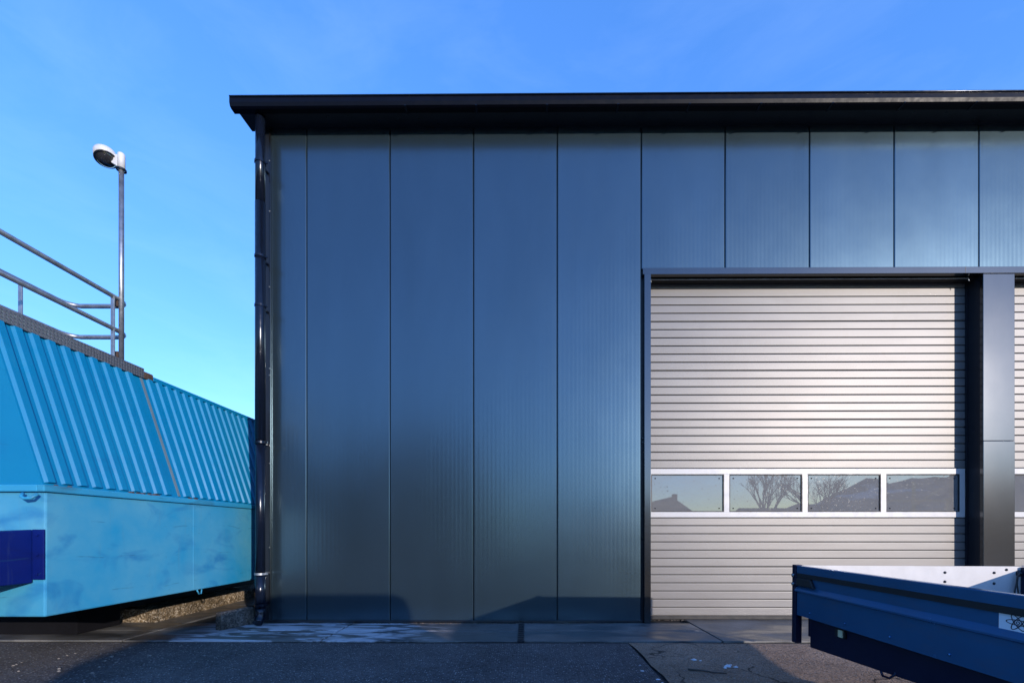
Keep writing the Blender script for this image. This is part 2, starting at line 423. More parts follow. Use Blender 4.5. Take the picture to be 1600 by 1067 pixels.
# ================================================================== SETTING
g = MB()
def grid(x0, x1, y0, y1, z, nx, ny):
    vs = [(x0 + (x1 - x0) * i / nx, y0 + (y1 - y0) * j / ny, z) for j in range(ny + 1) for i in range(nx + 1)]
    fs = [(j * (nx + 1) + i, j * (nx + 1) + i + 1, (j + 1) * (nx + 1) + i + 1, (j + 1) * (nx + 1) + i) for j in range(ny) for i in range(nx)]
    return vs, fs
g.add(*grid(-600, 600, -600, 600, -0.03, 8, 8))
ground = struct(g.build('ground', 'ground'))
# the old, cracked paving in front of the doors: a slightly uneven sheet
vs, fs = grid(1.045, 14, -30, -0.885, 0, 60, 120)
rr = random.Random(3)
def und(x, y): return 0.006 * math.sin(x * 2.1 + 0.7 * y) + 0.005 * math.sin(y * 3.3 - x * 1.4)
vs = [(x + (0.012 * math.sin(y * 9) + 0.008 * math.sin(y * 23) if x < 1.05 else 0), y, -0.014 + und(x, y) * (1 if y < -1.2 else 0.3)) for x, y, z in vs]
old = struct(MB().add(vs, fs, True).build('road_patch', 'old_asphalt'))
# newer asphalt yard on the left
vs, fs = grid(-14, 1.018, -30, -0.905, 0, 60, 120)
vs = [(x, y, -0.012 + und(x + 3, y + 1) * 0.6 * (1 if y < -1.2 else 0.3)) for x, y, z in vs]
yard = struct(MB().add(vs, fs, True).build('road', 'asphalt'))

# concrete slab apron along the wall
apron = bpy.data.objects.new('pavement', None); COL.objects.link(apron); apron.location = (0, 0, 0); struct(apron)
xs = [-8.06, -6.05, -4.05, -2.05, -0.04, 1.97, 3.98, 5.99, 8.0, 10.0]
bed = struct(MB().box(-14, 14, -0.9, 8.0, -0.028, -0.022).build('pavement_bed', 'joint'))
for i in range(len(xs) - 1):
    back = 0.55 if xs[i] > 1.0 else -0.004
    x0, x1 = xs[i] + 0.008, xs[i + 1] - 0.008
    mt = 'frost_concrete' if -4.5 < x0 < -0.5 else 'concrete'
    dz = random.uniform(-0.003, 0.003)
    rows = [(-0.845, -0.405), (-0.393, back)] if xs[i] < 1.0 else [(-0.845, back)]
    if xs[i] < -3.3: rows = [(-0.845, -0.405), (-0.393, 1.2), (1.21, 2.9)]
    for (ya, yb) in rows:
        if xs[i] == -4.05 and ya > -0.4:
            x1b = -3.19
            MB().box(x0, x1b, ya, 0.0 if yb < 1.3 and yb > 0 else yb, -0.022, -0.003 + dz).build('slab', mt, apron, 0.006)
            continue
        MB().box(x0, x1, ya, yb, -0.022, 0.0 + dz + random.uniform(-0.002, 0.002)).build('slab', mt, apron, 0.006)
# the second half of the slab row beside the building corner
MB().box(-3.185, -2.058, -0.393, -0.004, -0.022, 0.001).build('slab', 'frost_concrete', apron, 0.006)
# drain slot cut across the apron
MB().box(-0.075, -0.005, -0.862, -0.02, -0.02, 0.004).build('drain_channel', 'dark', apron, 0.003)
for k in range(9):
    MB().box(-0.068, -0.012, -0.84 + k * 0.09, -0.80 + k * 0.09, 0.0045, 0.009).build('drain_bar', 'rubber', apron)

# ================================================================== BUILDING
XL = -3.18                      # left corner
bld = thing('warehouse', (4.0, 5.0, 0), 'dark blue-grey sheet-metal warehouse with silver roller-type sectional doors', 'building')
WT = 5.92                       # wall top
# core behind the cladding
core = MB()
core.box(XL + 0.02, 1.47, 0.032, 0.16, 0.0, WT)
core.box(1.47, 9.74, 0.032, 0.16, 4.135, WT)
core.box(5.44, 5.77, 0.032, 0.60, 0.0, 4.135)
core.box(9.74, 13.0, 0.032, 0.16, 0.0, WT)
core.build('wall_core', 'dark', bld)
side = MB(); side.box(XL, XL + 0.12, 0.16, 11.0, 0.0, WT - 0.02); side.box(12.9, 13.0, 0.16, 11.0, 0.0, WT - 0.02)
side.box(XL + 0.12, 12.9, 10.9, 11.0, 0, WT); side.build('side_wall', 'panel', bld)

def panel(x0, x1, z0, z1):
    pitch = 0.0505; pr = []
    a, b = x0 + 0.005, x1 - 0.005
    pr += [(a, 0.030), (a, 0.006), (a + 0.006, 0.0005)]
    x = a + 0.012
    d = 0.00018
    while x + pitch < b - 0.01:
        pr += [(x, 0.0), (x + 0.020, 0.0), (x + 0.0255, d), (x + 0.045, d)]
        x += pitch
    pr += [(b - 0.006, 0.0005), (b, 0.006), (b, 0.030)]
    vs = [(u, w, z) for z in (z0, z1) for u, w in pr]; k = len(pr)
    fs = [(i, i + 1, i + 1 + k, i + k) for i in range(k - 1)]
    fs += [tuple(reversed(range(k))), tuple(range(k, 2 * k))]
    return MB().add(vs, fs).build('wall_panel', 'panel', bld, recalc=True)
jx = [-3.045, -2.613, -1.613, -0.613, 0.387, 1.387, 2.383, 3.383, 4.383, 5.383, 6.383, 7.383, 8.383, 9.383, 10.383, 11.383, 12.383, 13.0]
for i in range(len(jx) - 1):
    x0, x1 = jx[i], jx[i + 1]
    if x1 <= 1.40: panel(x0, x1, 0.035, WT)
    elif x0 < 9.5: panel(x0, x1, 4.215, WT)
    else: panel(x0, x1, 0.035, WT)
MB().box(XL, 1.40, -0.006, 0.03, 0.004, 0.032).build('base_flashing', 'flashing', bld, 0.002)
# corner flashing
MB().box(XL, -3.051, -0.012, 0.03, 0.033, WT - 0.002).build('corner_flashing', 'dark', bld, 0.003)
strip = MB().box(-3.050, -3.034, -0.026, 0.0, 0.033, WT - 0.004).build('corner_strip', 'flashing', bld, 0.002)
for z in (0.9, 1.9, 2.95, 3.03, 4.0, 4.9, 5.5):
    MB().lathe([(0.0, 0.0), (0.008, 0.0), (0.008, 0.006), (0.0, 0.007)], (-3.042, -0.026, z), (0, -1, 0), 8).build('screw', 'screw', strip)

# door surrounds
for (a, b) in ((1.40, 5.42), (5.79, 9.72)):
    pass
lint = MB().box(1.40, 9.80, -0.022, 0.06, 4.135, 4.212).build('door_lintel', 'flashing', bld, 0.003)
MB().box(5.2, 5.205, -0.0235, -0.018, 4.136, 4.211).build('lintel_seam', 'dark', bld)
jamb = MB().box(1.415, 1.492, -0.034, 0.19, 0.004, 4.134).build('door_jamb', 'flashing', bld, 0.004)
for z in (2.15, 2.20):
    MB().lathe([(0.0, 0.0), (0.007, 0.0), (0.007, 0.006), (0.0, 0.007)], (1.405, -0.003, z), (0, -1, 0), 8).build('screw', 'screw', jamb)
MB().box(9.72, 9.80, -0.034, 0.19, 0.004, 4.134).build('door_jamb', 'flashing', bld, 0.004)
MB().box(5.420, 5.79, -0.012, 0.03, 2.162, 4.133).build('door_pillar', 'flashing', bld, 0.004)
MB().box(5.420, 5.79, -0.014, 0.03, 0.006, 2.158).build('door_pillar', 'flashing', bld, 0.004)
for xa, xb in ((5.424, 5.44), (5.77, 5.786)):
    MB().box(xa, xb, 0.031, 0.24, 0.006, 4.133).build('reveal', 'dark', bld)
SOF = 4.132

DY = 0.19
def make_door(dx, first=None):
    root = bpy.data.objects.new('sectional_door', None); COL.objects.link(root); root.parent = bld
    root.location = Vector((3.455 + dx, DY, 0)) - world_loc(bld)
    x0, x1 = 1.47 + dx, 5.405 + dx
    W = x0
    srcs = {}
    def slat(z, h):
        key = round(h, 4)
        if key in srcs and srcs[key][0] is not None:
            s0, z0 = srcs[key]
            return shared(s0, 'slat', root, (0, 0, z - z0))
        y = DY
        pr = [(y + 0.02, 0), (y + 0.008, 0.0008), (y + 0.001, 0.0030), (y, 0.008), (y, h - 0.008), (y + 0.001, h - 0.0030), (y + 0.008, h - 0.0008), (y + 0.02, h - 0.0002)]
        o = MB().prism([(u, z + w) for u, w in pr], x0, x1, 'x').build('slat', 'slat', root)
        srcs[key] = (o, z); return o
    base, sec = 0.052, 0.6045
    for k in range(7):
        if k == 2: continue
        for j in range(6):
            z = base + sec * k + j * sec / 6
            if z > 4.10: continue
            slat(z + 0.004, (sec / 6 - 0.0070) if j < 5 else (sec / 6 - 0.0115))
    MB().box(x0, x1, DY + 0.0205, DY + 0.05, 0.0, 4.30).build('door_leaf', 'seam_grey', root)
    MB().box(x0, x1, DY + 0.001, DY + 0.02, 0.004, 0.05).build('bottom_seal', 'rubber', root, 0.006)
    # glazed section
    zb, zt = base + sec * 2 + 0.003, base + sec * 3 - 0.004
    pz0, pz1 = zb + 0.066, zt - 0.068
    xp = [(1.556 + 0.9605 * i + dx, 1.556 + 0.9605 * i + 0.897 + dx) for i in range(4)]
    y0, y1 = DY - 0.012, DY + 0.02
    xe0, xe1 = 1.475 + dx, 5.398 + dx
    MB().box(xe0, xe1, y0, y1, zb, pz0).build('window_rail', 'white_frame', root, 0.003)
    MB().box(xe0, xe1, y0, y1, pz1, zt).build('window_rail', 'white_frame', root, 0.003)
    ed = [xe0] + [v for q in xp for v in q] + [xe1]
    for i in range(0, len(ed), 2):
        MB().box(ed[i], ed[i + 1], y0 + 0.0015, y1, pz0 - 0.001, pz1 + 0.001).build('window_mullion', 'white_frame', root)
    for (a, b) in xp:
        gk = MB()
        t = 0.011
        gk.box(a - 0.001, b + 0.001, y0 + 0.004, y1, pz1 - t, pz1 + 0.0005); gk.box(a - 0.001, b + 0.001, y0 + 0.004, y1, pz0 - 0.0005, pz0 + t)
        gk.box(a - 0.001, a + t, y0 + 0.004, y1, pz0 + t, pz1 - t); gk.box(b - t, b + 0.001, y0 + 0.004, y1, pz0 + t, pz1 - t)
        gk.build('window_gasket', 'rubber', root)
        MB().box(a + t - 0.001, b - t + 0.001, DY + 0.004, DY + 0.012, pz0 + t - 0.001, pz1 - t + 0.001).build('window_pane', 'pane', root)
        for px_ in (a + 0.055, b - 0.055):
            for pz_ in (pz0 + 0.045, pz1 - 0.05):
                MB().lathe([(0.0, 0), (0.0085, 0), (0.0085, 0.004), (0, 0.005)], (px_, DY + 0.004, pz_), (0, -1, 0), 8).build('pane_fixing', 'rubber', root)
    # guides, header and seal lip
    MB().box(x1 + 0.001, 5.4235 + dx, DY - 0.02, DY + 0.05, 0.004, 4.13).build('door_guide', 'dark', root)
    MB().box(1.492 + dx, 5.42 + dx, 0.062, DY + 0.05, 4.131, 4.16).build('door_header', 'rubber', root)
    MB().box(1.515 + dx, 5.33 + dx, 0.060, 0.072, 4.118, 4.128).build('header_seal', 'zinc', root, 0.002)
    for xx in (1.512 + dx, 5.315 + dx):
        MB().tube([(xx, 0.064, 4.128), (xx + 0.004, 0.06, 4.105), (xx + 0.012, 0.058, 4.085)], 0.005, 6).build('seal_clip', 'zinc', root)
    return root
make_door(0.0); make_door(4.30)
MB().box(1.4, 9.8, 0.7, 0.75, 0.0, 4.3).build('inner_wall', 'black', bld)

# eaves, roof, gutter
EZ0, EZ1, EY = 5.888, 5.997, -0.30
sof = MB(); sof.hexa([(XL - 0.11, -0.195, 5.900), (13.05, -0.195, 5.900), (13.05, 0.04, 5.912), (XL - 0.11, 0.04, 5.912)],
                     [(XL - 0.11, -0.195, 5.985), (13.05, -0.195, 5.985), (13.05, 0.04, 6.05), (XL - 0.11, 0.04, 6.05)])
sof.build('soffit', 'dark', bld)
rt = MB(); ry = 5.0; sl = math.tan(R(17))
z_e = 6.0
rt.hexa([(XL - 0.12, -0.25, z_e), (13.06, -0.25, z_e), (13.06, ry, z_e + sl * (ry + 0.25)), (XL - 0.065, ry, z_e + sl * (ry + 0.25))],
        [(XL - 0.12, -0.25, z_e + 0.06), (13.06, -0.25, z_e + 0.06), (13.06, ry, z_e + 0.06 + sl * (ry + 0.25)), (XL - 0.065, ry, z_e + 0.06 + sl * (ry + 0.25))])
rt.hexa([(XL - 0.065, ry + 0.001, z_e + sl * (ry + 0.25)), (13.06, ry + 0.001, z_e + sl * (ry + 0.25)), (13.06, 11.3, z_e - 0.05), (XL - 0.065, 11.3, z_e - 0.05)],
        [(XL - 0.065, ry + 0.001, z_e + 0.06 + sl * (ry + 0.25)), (13.06, ry + 0.001, z_e + 0.06 + sl * (ry + 0.25)), (13.06, 11.3, z_e + 0.01), (XL - 0.065, 11.3, z_e + 0.01)])
rt.build('roof', 'dark', bld)
gut = MB()
gp = [(-0.195, EZ1), (-0.195, EZ0 + 0.012), (-0.205, EZ0), (-0.265, EZ0), (-0.288, EZ0 + 0.010), (EY, EZ0 + 0.045), (EY, EZ1), (EY + 0.004, EZ1), (EY + 0.004, EZ0 + 0.046), (-0.284, EZ0 + 0.014), (-0.265, EZ0 + 0.004), (-0.207, EZ0 + 0.004), (-0.199, EZ0 + 0.014), (-0.199, EZ1)]
gut.prism(gp, XL - 0.155, 13.08, 'x')
gutter = gut.build('gutter', 'gutter', bld)
MB().tube([(XL - 0.155, EY - 0.004, EZ1), (13.08, EY - 0.004, EZ1)], 0.009, 8).build('gutter_lip', 'pipe', gutter)
ec = MB(); ec.prism([(-0.195, EZ1), (-0.195, EZ0 + 0.012), (-0.205, EZ0), (-0.265, EZ0), (-0.288, EZ0 + 0.010), (EY, EZ0 + 0.045), (EY, EZ1)], XL - 0.159, XL - 0.1555, 'x'); ec.build('gutter_end_cap', 'pipe', gutter)
for k in range(17):
    x = -1.35 + k * 0.80
    b = MB(); b.box(x - 0.012, x + 0.012, -0.302, -0.196, EZ0 - 0.006, EZ0 - 0.001); b.build('gutter_bracket', 'pipe', gutter)

# rain-water downpipe
dp = bpy.data.objects.new('downpipe', None); COL.objects.link(dp); dp.parent = bld; dp.location = Vector((-3.11, -0.12, 0)) - world_loc(bld)
PX, PY, PR = -3.068, -0.165, 0.055
MB().tube([(PX, PY, EZ0 + 0.011), (PX, PY, 4.9)], PR - 0.003, 24).build('pipe_section', 'pipe', dp)
MB().tube([(PX, PY, 4.895), (PX, PY, 2.10)], PR, 24).build('pipe_section', 'pipe', dp)
MB().tube([(PX, PY, 2.095), (PX, PY, 0.60)], PR - 0.004, 24).build('pipe_section', 'pipe', dp)
MB().tube([(PX, PY, 0.595), (PX, PY, 0.20)], PR, 24).build('pipe_section', 'pipe', dp)
MB().tube([(PX, PY, 0.21), (PX, PY, 0.15), (PX, PY - 0.008, 0.10), (PX, PY - 0.03, 0.06), (PX, PY - 0.055, 0.035)], PR * 0.93, 20).build('pipe_shoe', 'pipe', dp)
for z in (5.36, 4.27, 3.70, 2.12, 0.60, 0.24):
    c = MB(); c.lathe([(PR - 0.003, -0.012), (PR + 0.006, -0.012), (PR + 0.006, 0.012), (PR - 0.003, 0.012)], (PX, PY, z), (0, 0, 1), 24, False)
    c.box(PX + PR, PX + PR + 0.03, PY - 0.006, PY + 0.006, z - 0.01, z + 0.01)
    c.box(PX - 0.01, PX + 0.01, PY + PR, -0.01, z - 0.01, z + 0.01)
    c.build('pipe_clamp', 'pipe' if z != 0.60 else 'zinc', dp)

# ================================================================== BLUE CONTAINER
CX = -3.50; Y0, Y1 = -2.04, 2.6
cont = thing('waste_container', (-4.6, 0.3, 0), 'big blue steel container with sloped ribbed upper sides and guard rail on top', 'container')
CB, CL = 0.465, 1.43
XW = -5.75
body = MB().hexa([(XW, Y0, CB), (CX - 0.004, Y0, CB), (CX - 0.004, Y1, CB), (XW, Y1, CB)],
                 [(XW, Y0, CL - 0.05), (CX, Y0, CL - 0.05), (CX, Y1, CL - 0.05), (XW, Y1, CL - 0.05)])
body.build('lower_body', 'cont_low', cont, 0.012)
MB().box(CX - 0.03, CX + 0.022, Y0 - 0.03, Y1 + 0.02, CL - 0.052, CL + 0.0).build('ledge_rail', 'cont_rail', cont, 0.008)
MB().box(XW, CX - 0.03, Y0 - 0.03, Y0 + 0.05, CL - 0.052, CL).build('ledge_rail', 'cont_rail', cont, 0.008)
# sloped upper part
TX, TZ = -3.93, 2.70
US = CX - 0.015
def sl_pt(t, off=0.0):      # point on the slope (x,z); off: outward
    dx_, dz_ = TX - US, TZ - CL; L_ = math.hypot(dx_, dz_)
    return (US + dx_ * t + off * dz_ / L_, CL + dz_ * t - off * dx_ / L_)
up = MB()
(a0, b0), (a1, b1) = sl_pt(0), sl_pt(1)
XW2 = XW + 0.45
up.hexa([(XW, Y0, CL + 0.001), (a0, Y0 - 0.005, CL + 0.001), (a0, Y1, CL + 0.001), (XW, Y1, CL + 0.001)],
        [(XW2, Y0 + 0.03, b1), (a1, Y0 - 0.005, b1), (a1, Y1, b1), (XW2, Y1, b1)])
up.build('upper_hood', 'cont_up', cont)
# raised ribs of the trapezoidal sheet, one by one
pitch = 0.1185
y = Y0 + 0.047
JY = 4.414 - CAM_D
rib_src = None
def rib_mesh(yc):
    bw, tw, hh = 0.041, 0.026, 0.022
    vs = []
    for t in (0.012, 0.972):
        for (dy, off) in ((-bw, 0.0005), (-tw, hh), (tw, hh), (bw, 0.0005)):
            x_, z_ = sl_pt(t, off); vs.append((x_, yc + dy, z_))
    return MB().add(vs, [(0, 1, 5, 4), (1, 2, 6, 5), (2, 3, 7, 6), (0, 3, 2, 1), (4, 5, 6, 7), (0, 4, 7, 3)]).build('rib', 'cont_up', cont, 0.003)
while y < Y1 - 0.05:
    if abs(y - JY) > 0.055:
        if rib_src is None: rib_src = rib_mesh(y); y_src = y
        else: shared(rib_src, 'rib', cont, (0, y - y_src, 0))
    y += pitch
# sheet joint strip
vs = []
for t in (0.012, 0.972):
    for (dy, off) in ((-0.014, 0.001), (-0.014, 0.006), (0.014, 0.006), (0.014, 0.001)):
        x_, z_ = sl_pt(t, off); vs.append((x_, JY + dy, z_))
MB().add(vs, [(0, 1, 5, 4), (1, 2, 6, 5), (2, 3, 7, 6), (0, 3, 2, 1), (4, 5, 6, 7), (0, 4, 7, 3)]).build('joint_strip', 'joint_grey', cont)
# top edge: blue trim along the rear, checker-plate walkway in front
MB().box(TX - 0.06, TX + 0.030, JY + 0.14, Y1, TZ - 0.035, TZ + 0.010).build('top_trim', 'cont_up', cont, 0.006)
wk = MB().box(TX - 0.72, TX + 0.035, Y0 - 0.35, JY + 0.02, TZ + 0.005, TZ + 0.055)
wk.box(TX + 0.027, TX + 0.037, Y0 - 0.35, JY + 0.02, TZ - 0.045, TZ + 0.0545)
walk = wk.build('walkway_plate', 'checker', cont, 0.004)
MB().box(TX - 0.02, TX + 0.034, JY + 0.025, JY + 0.135, TZ - 0.045, TZ + 0.030).build('walkway_end', 'rust', walk, 0.01)
# guard rail: two U-shaped rails round the walkway, posts
RX0, RX1 = TX - 0.02, TX - 0.62
RY = -0.855
def u_rail(z, name):
    r = 0.13
    pts = [(RX0, -3.4, z), (RX0, RY - r, z)]
    for k in range(1, 7):
        a = math.pi / 2 * k / 6; pts.append((RX0 - r * (1 - math.cos(a)), RY - r + r * math.sin(a), z))
    for k in range(1, 7):
        a = math.pi / 2 * k / 6; pts.append((RX1 + r * (1 - math.sin(a)), RY - r + r * math.cos(a), z))
    pts += [(RX1, -1.5, z), (RX1, -3.4, z)]
    return MB().tube(pts, 0.021, 12).build(name, 'zinc', cont)
u_rail(3.345, 'top_rail'); u_rail(3.035, 'middle_rail')
for (px_, py_) in ((RX0, -1.05), (RX0, -2.6), (RX1, -1.30), (RX1, -2.6)):
    MB().box(px_ - 0.014, px_ + 0.020, py_ - 0.006, py_ + 0.006, TZ + 0.056, 3.34).build('rail_post', 'zinc', cont, 0.002)
# bumper box on the near end, lashing hook, feet, skids
bb = MB(); bb.hexa([(-4.6, -3.0, 0.70), (-3.72, -2.9, 0.70), (-3.585, -2.045, 0.715), (-4.6, -2.045, 0.70)],
                   [(-4.6, -3.0, 1.03), (-3.72, -2.9, 1.03), (-3.585, -2.045, 1.105), (-4.6, -2.045, 1.03)])
bb.build('bumper_box', 'navy', cont, 0.008)
MB().box(-3.582, -3.498, -2.056, -2.043, 0.74, 1.105).build('bumper_flange', 'navy', cont, 0.003)
for zz in (0.78, 0.92, 1.065):
    MB().lathe([(0, 0), (0.010, 0), (0.010, 0.008), (0, 0.009)], (-3.54, -2.057, zz), (0, -1, 0), 6, False).build('flange_bolt', 'navy', cont)
for yy in (-0.62, 0.85):
    MB().box(CX - 0.002, CX + 0.0025, yy - 0.004, yy + 0.004, CB + 0.01, CL - 0.055).build('weld_seam', 'cont_low', cont, 0.002)
MB().tube([(-3.62, -2.08, 1.365), (-3.61, -2.10, 1.34), (-3.58, -2.105, 1.325), (-3.535, -2.10, 1.33), (-3.515, -2.075, 1.36)], 0.011, 8).build('lashing_hook', 'cont_rail', cont)
for k, yy in enumerate((-0.5, 0.9)):
    MB().tube([(CX - 0.03, yy - 0.04, CB + 0.01), (CX - 0.02, yy - 0.015, CB - 0.05), (CX - 0.02, yy + 0.015, CB - 0.05), (CX - 0.03, yy + 0.04, CB + 0.01)], 0.008, 6).build('tarp_hook', 'cont_rail', cont)
MB().box(-5.7, -4.74, -0.62, -0.12, 0.0, CB - 0.001).build('underside_shade_block', 'black', cont, 0.01)  # added black block standing for the deep shade beneath the container
for x_ in (-4.85, -5.6):
    MB().box(x_ - 0.06, x_ + 0.06, -0.11, Y1, 0.17, CB - 0.001).build('skid_beam', 'dark', cont, 0.005)
    for yy in (0.9, 1.9):
        MB().tube([(x_ - 0.09, yy, 0.085), (x_ + 0.09, yy, 0.085)], 0.085, 18).build('roller', 'rust', cont)
# rusty bits of dirt lying on the ledge
for k in range(14):
    yy = random.uniform(Y0, Y0 + 1.2) if k < 9 else random.uniform(-1, 1.8)
    s_ = random.uniform(0.008, 0.02); xx = CX + random.uniform(-0.005, 0.012)
    MB().hexa([(xx - s_, yy - 2 * s_, CL + 0.0005), (xx + s_ * .6, yy - s_, CL + 0.0005), (xx + s_ * .5, yy + 1.5 * s_, CL + 0.0005), (xx - s_, yy + 2 * s_, CL + 0.0005)],
              [(xx - s_ * .6, yy - s_, CL + s_), (xx + s_ * .3, yy - s_ * .5, CL + s_ * .7), (xx + s_ * .2, yy + s_, CL + s_ * .9), (xx - s_ * .5, yy + s_, CL + s_ * .6)]).build('rust_flake', 'rust', cont)

# ================================================================== LAMP
lamp = thing('lamp_post', (-3.93, -0.95, TZ), 'thin steel pole with a tilted round white lamp, fixed to the railing', 'lamp')
LX, LY = -3.925, -0.985
MB().tube([(LX, LY, TZ + 0.057), (LX, LY, 4.66)], 0.021, 14).build('pole', 'zinc', lamp)
for z in (TZ + 0.10, 3.30):
    MB().box(LX - 0.055, LX - 0.018, LY - 0.02, LY + 0.02, z - 0.03, z + 0.035).build('pole_clamp', 'rust', lamp, 0.003)
MB().lathe([(0.0, -0.09), (0.030, -0.09), (0.030, 0.05), (0.024, 0.062), (0.0, 0.062)], (LX, LY, 4.70), (0, 0, 1), 16).build('lamp_socket', 'lamp_white', lamp)
MB().lathe([(0.030, 0.0), (0.041, 0.0), (0.041, 0.014), (0.030, 0.014)], (LX, LY, 4.595), (0, 0, 1), 16, False).build('socket_ring', 'dark', lamp)
ax = Vector((-0.30, 0.12, 0.93)).normalized()
hc = Vector((LX - 0.135, LY - 0.02, 4.715))
MB().lathe([(0.0800, -0.0240), (0.0904, -0.0208), (0.0904, 0.0144), (0.0864, 0.0416), (0.0704, 0.0528), (0.0320, 0.0560), (0.0272, 0.0736), (0.0000, 0.0768)], hc, ax, 28).build('lamp_housing', 'lamp_white', lamp)
MB().lathe([(0.0904, -0.0256), (0.0928, -0.0320), (0.0864, -0.0368), (0.0760, -0.0352)], hc, ax, 28).build('lamp_rim', 'dark', lamp)
MB().lathe([(0.0784, -0.0320), (0.0640, -0.0576), (0.0360, -0.0752), (0.0000, -0.0816)], hc, ax, 28).build('lamp_lens', 'lamp_glass', lamp)
MB().hexa([(LX - 0.075, LY - 0.03, 4.655), (LX - 0.02, LY - 0.022, 4.62), (LX - 0.02, LY + 0.022, 4.62), (LX - 0.075, LY + 0.03, 4.655)],
          [(LX - 0.12, LY - 0.03, 4.735), (LX - 0.01, LY - 0.022, 4.74), (LX - 0.01, LY + 0.022, 4.74), (LX - 0.12, LY + 0.03, 4.735)]).build('lamp_bracket', 'lamp_white', lamp, 0.006)

# ================================================================== CONCRETE BEAM + SLEEPER
def rough_block(name, mat, a, b, w, h, seg, seedv, jit):
    # a block from a to b (x,y), width w to the left, height h, with a broken surface
    rnd = random.Random(seedv); d = Vector((b[0] - a[0], b[1] - a[1])); L_ = d.length; d.normalize(); nrm = Vector((-d.y, d.x))
    vs = []; k = 6
    prof = [(0, 0), (0, h * 0.93), (0.02, h), (w - 0.02, h), (w, h * 0.93), (w, 0)]
    for i in range(seg + 1):
        t = L_ * i / seg
        for (u, z) in prof:
            j = jit if 0 < i < seg else jit * 0.6
            vs.append((a[0] + d.x * t + nrm.x * u + rnd.uniform(-j, j), a[1] + d.y * t + nrm.y * u + rnd.uniform(-j, j), max(-0.02, z + (rnd.uniform(-j, j) if z > 0 else -0.02))))
    fs = [(i * k + j, i * k + j + 1, (i + 1) * k + j + 1, (i + 1) * k + j) for i in range(seg) for j in range(k - 1)]
    fs += [tuple(range(k)), tuple(reversed(range(seg * k, seg * k + k)))]
    return MB().add(vs, fs).build(name, mat, None, 0.006)
beam = rough_block('concrete_beam', 'aggregate', (-4.44, 0.02), (-4.47, 3.2), 0.9, 0.155, 40, 5, 0.006)
tag(beam, 'pale brown concrete beam with exposed gravel lying under the blue container', 'beam')
slp = rough_block('sleeper', 'weathered', (-3.36, -0.40), (-3.235, -0.02), 0.085, 0.19, 8, 9, 0.004)
tag(slp, 'short weathered sleeper block lying beside the downpipe foot', 'block')

# ================================================================== TRAILER
TL, TR, TB, TF = 1.79, 3.325, -2.29, -4.95        # left, right, back(near wall), front
tr = thing('trailer', (2.56, -3.7, 0), 'low flatbed trailer with blue metal sideboards and white inside lining', 'trailer')
T0, T1 = 0.555, 0.856
def board_side(sgn, x):
    # profile (outward offset, z): top rail, groove, upper flat, crease band, lower flat
    o_ = [(-0.030, T1), (0.004, T1), (0.006, T1 - 0.004), (0.006, T1 - 0.048), (-0.016, T1 - 0.050), (-0.016, T1 - 0.068), (-0.003, T1 - 0.072),
          (-0.003, T1 - 0.132), (0.022, T1 - 0.158), (0.022, T1 - 0.166), (0.004, T1 - 0.174), (0.004, T0 - 0.022), (-0.024, T0 - 0.022), (-0.024, T1 - 0.05)]
    pr = [(x + sgn * u, z) for u, z in o_]
    return MB().prism(pr, TB - 0.03, TF, 'y').build('sideboard', 'tr_blue', tr)
sb = board_side(-1, TL); sb2 = board_side(1, TR)
for xx, s_ in ((TL, 1), (TR, -1)):
    a, b = sorted((xx + s_ * 0.0245, xx + s_ * 0.0300))
    MB().box(a, b, TF, TB - 0.03, T0 + 0.005, T1 - 0.055).build('liner', 'tr_white', tr)
MB().box(TL - 0.0075, TL + 0.017, TF + 0.002, TB - 0.034, T1 - 0.076, T1 - 0.0485).build('groove_shade_strip', 'rubber', tr)  # dark inlay painting the shade of the groove below the top rail
# rear and front boards
for yy, s_ in ((TB, -1), (TF, 1)):
    a, b = sorted((yy, yy + s_ * 0.024))
    MB().box(TL + 0.034, TR - 0.034, a, b, T0, T1 - 0.004).build('end_board', 'tr_blue', tr, 0.003)
    a, b = sorted((yy + s_ * 0.0245, yy + s_ * 0.0305))
    MB().box(TL + 0.036, TR - 0.036, a, b, T0 + 0.005, T1 + 0.001).build('liner', 'tr_white', tr)
for xx in (TL, TR):
    for yy in (TB, TF):
        sx = 1 if xx == TL else -1
        a, b = sorted((xx - sx * 0.012, xx + sx * 0.032))
        MB().box(a, b, yy - 0.028, yy + 0.012, 0.345, T1 + 0.004).build('corner_post', 'tr_dark' if xx == TL else 'tr_blue', tr, 0.004)
MB().box(TR - 0.085, TR - 0.031, TB - 0.06, TB - 0.034, T0 + 0.01, T1 - 0.002).build('inner_stake', 'tr_dark', tr, 0.004)
MB().box(TL + 0.031, TR - 0.031, TF + 0.031, TB - 0.031, T0 - 0.018, T0 + 0.004).build('floor', 'tr_white', tr)
# chassis plates, tapering towards the drawbar
for xa, xb in ((TL + 0.045, TL + 0.075), (TR - 0.075, TR - 0.045)):
    MB().hexa([(xa, TF, 0.46), (xb, TF, 0.46), (xb, TB - 0.09, 0.335), (xa, TB - 0.09, 0.335)], [(xa, TF, T0 - 0.021), (xb, TF, T0 - 0.021), (xb, TB - 0.09, T0 - 0.021), (xa, TB - 0.09, T0 - 0.021)]).build('chassis_rail', 'tr_dark', tr, 0.003)
for k in range(5):
    y_ = TB - 0.25 - k * 0.55
    MB().box(TL + 0.08, TR - 0.08, y_ - 0.03, y_, 0.44, T0 - 0.021).build('cross_member', 'tr_dark', tr)
MB().box(TL + 0.05, TR - 0.05, TB - 0.10, TB - 0.06, 0.40, T0 - 0.002).build('rear_beam', 'tr_dark', tr, 0.004)
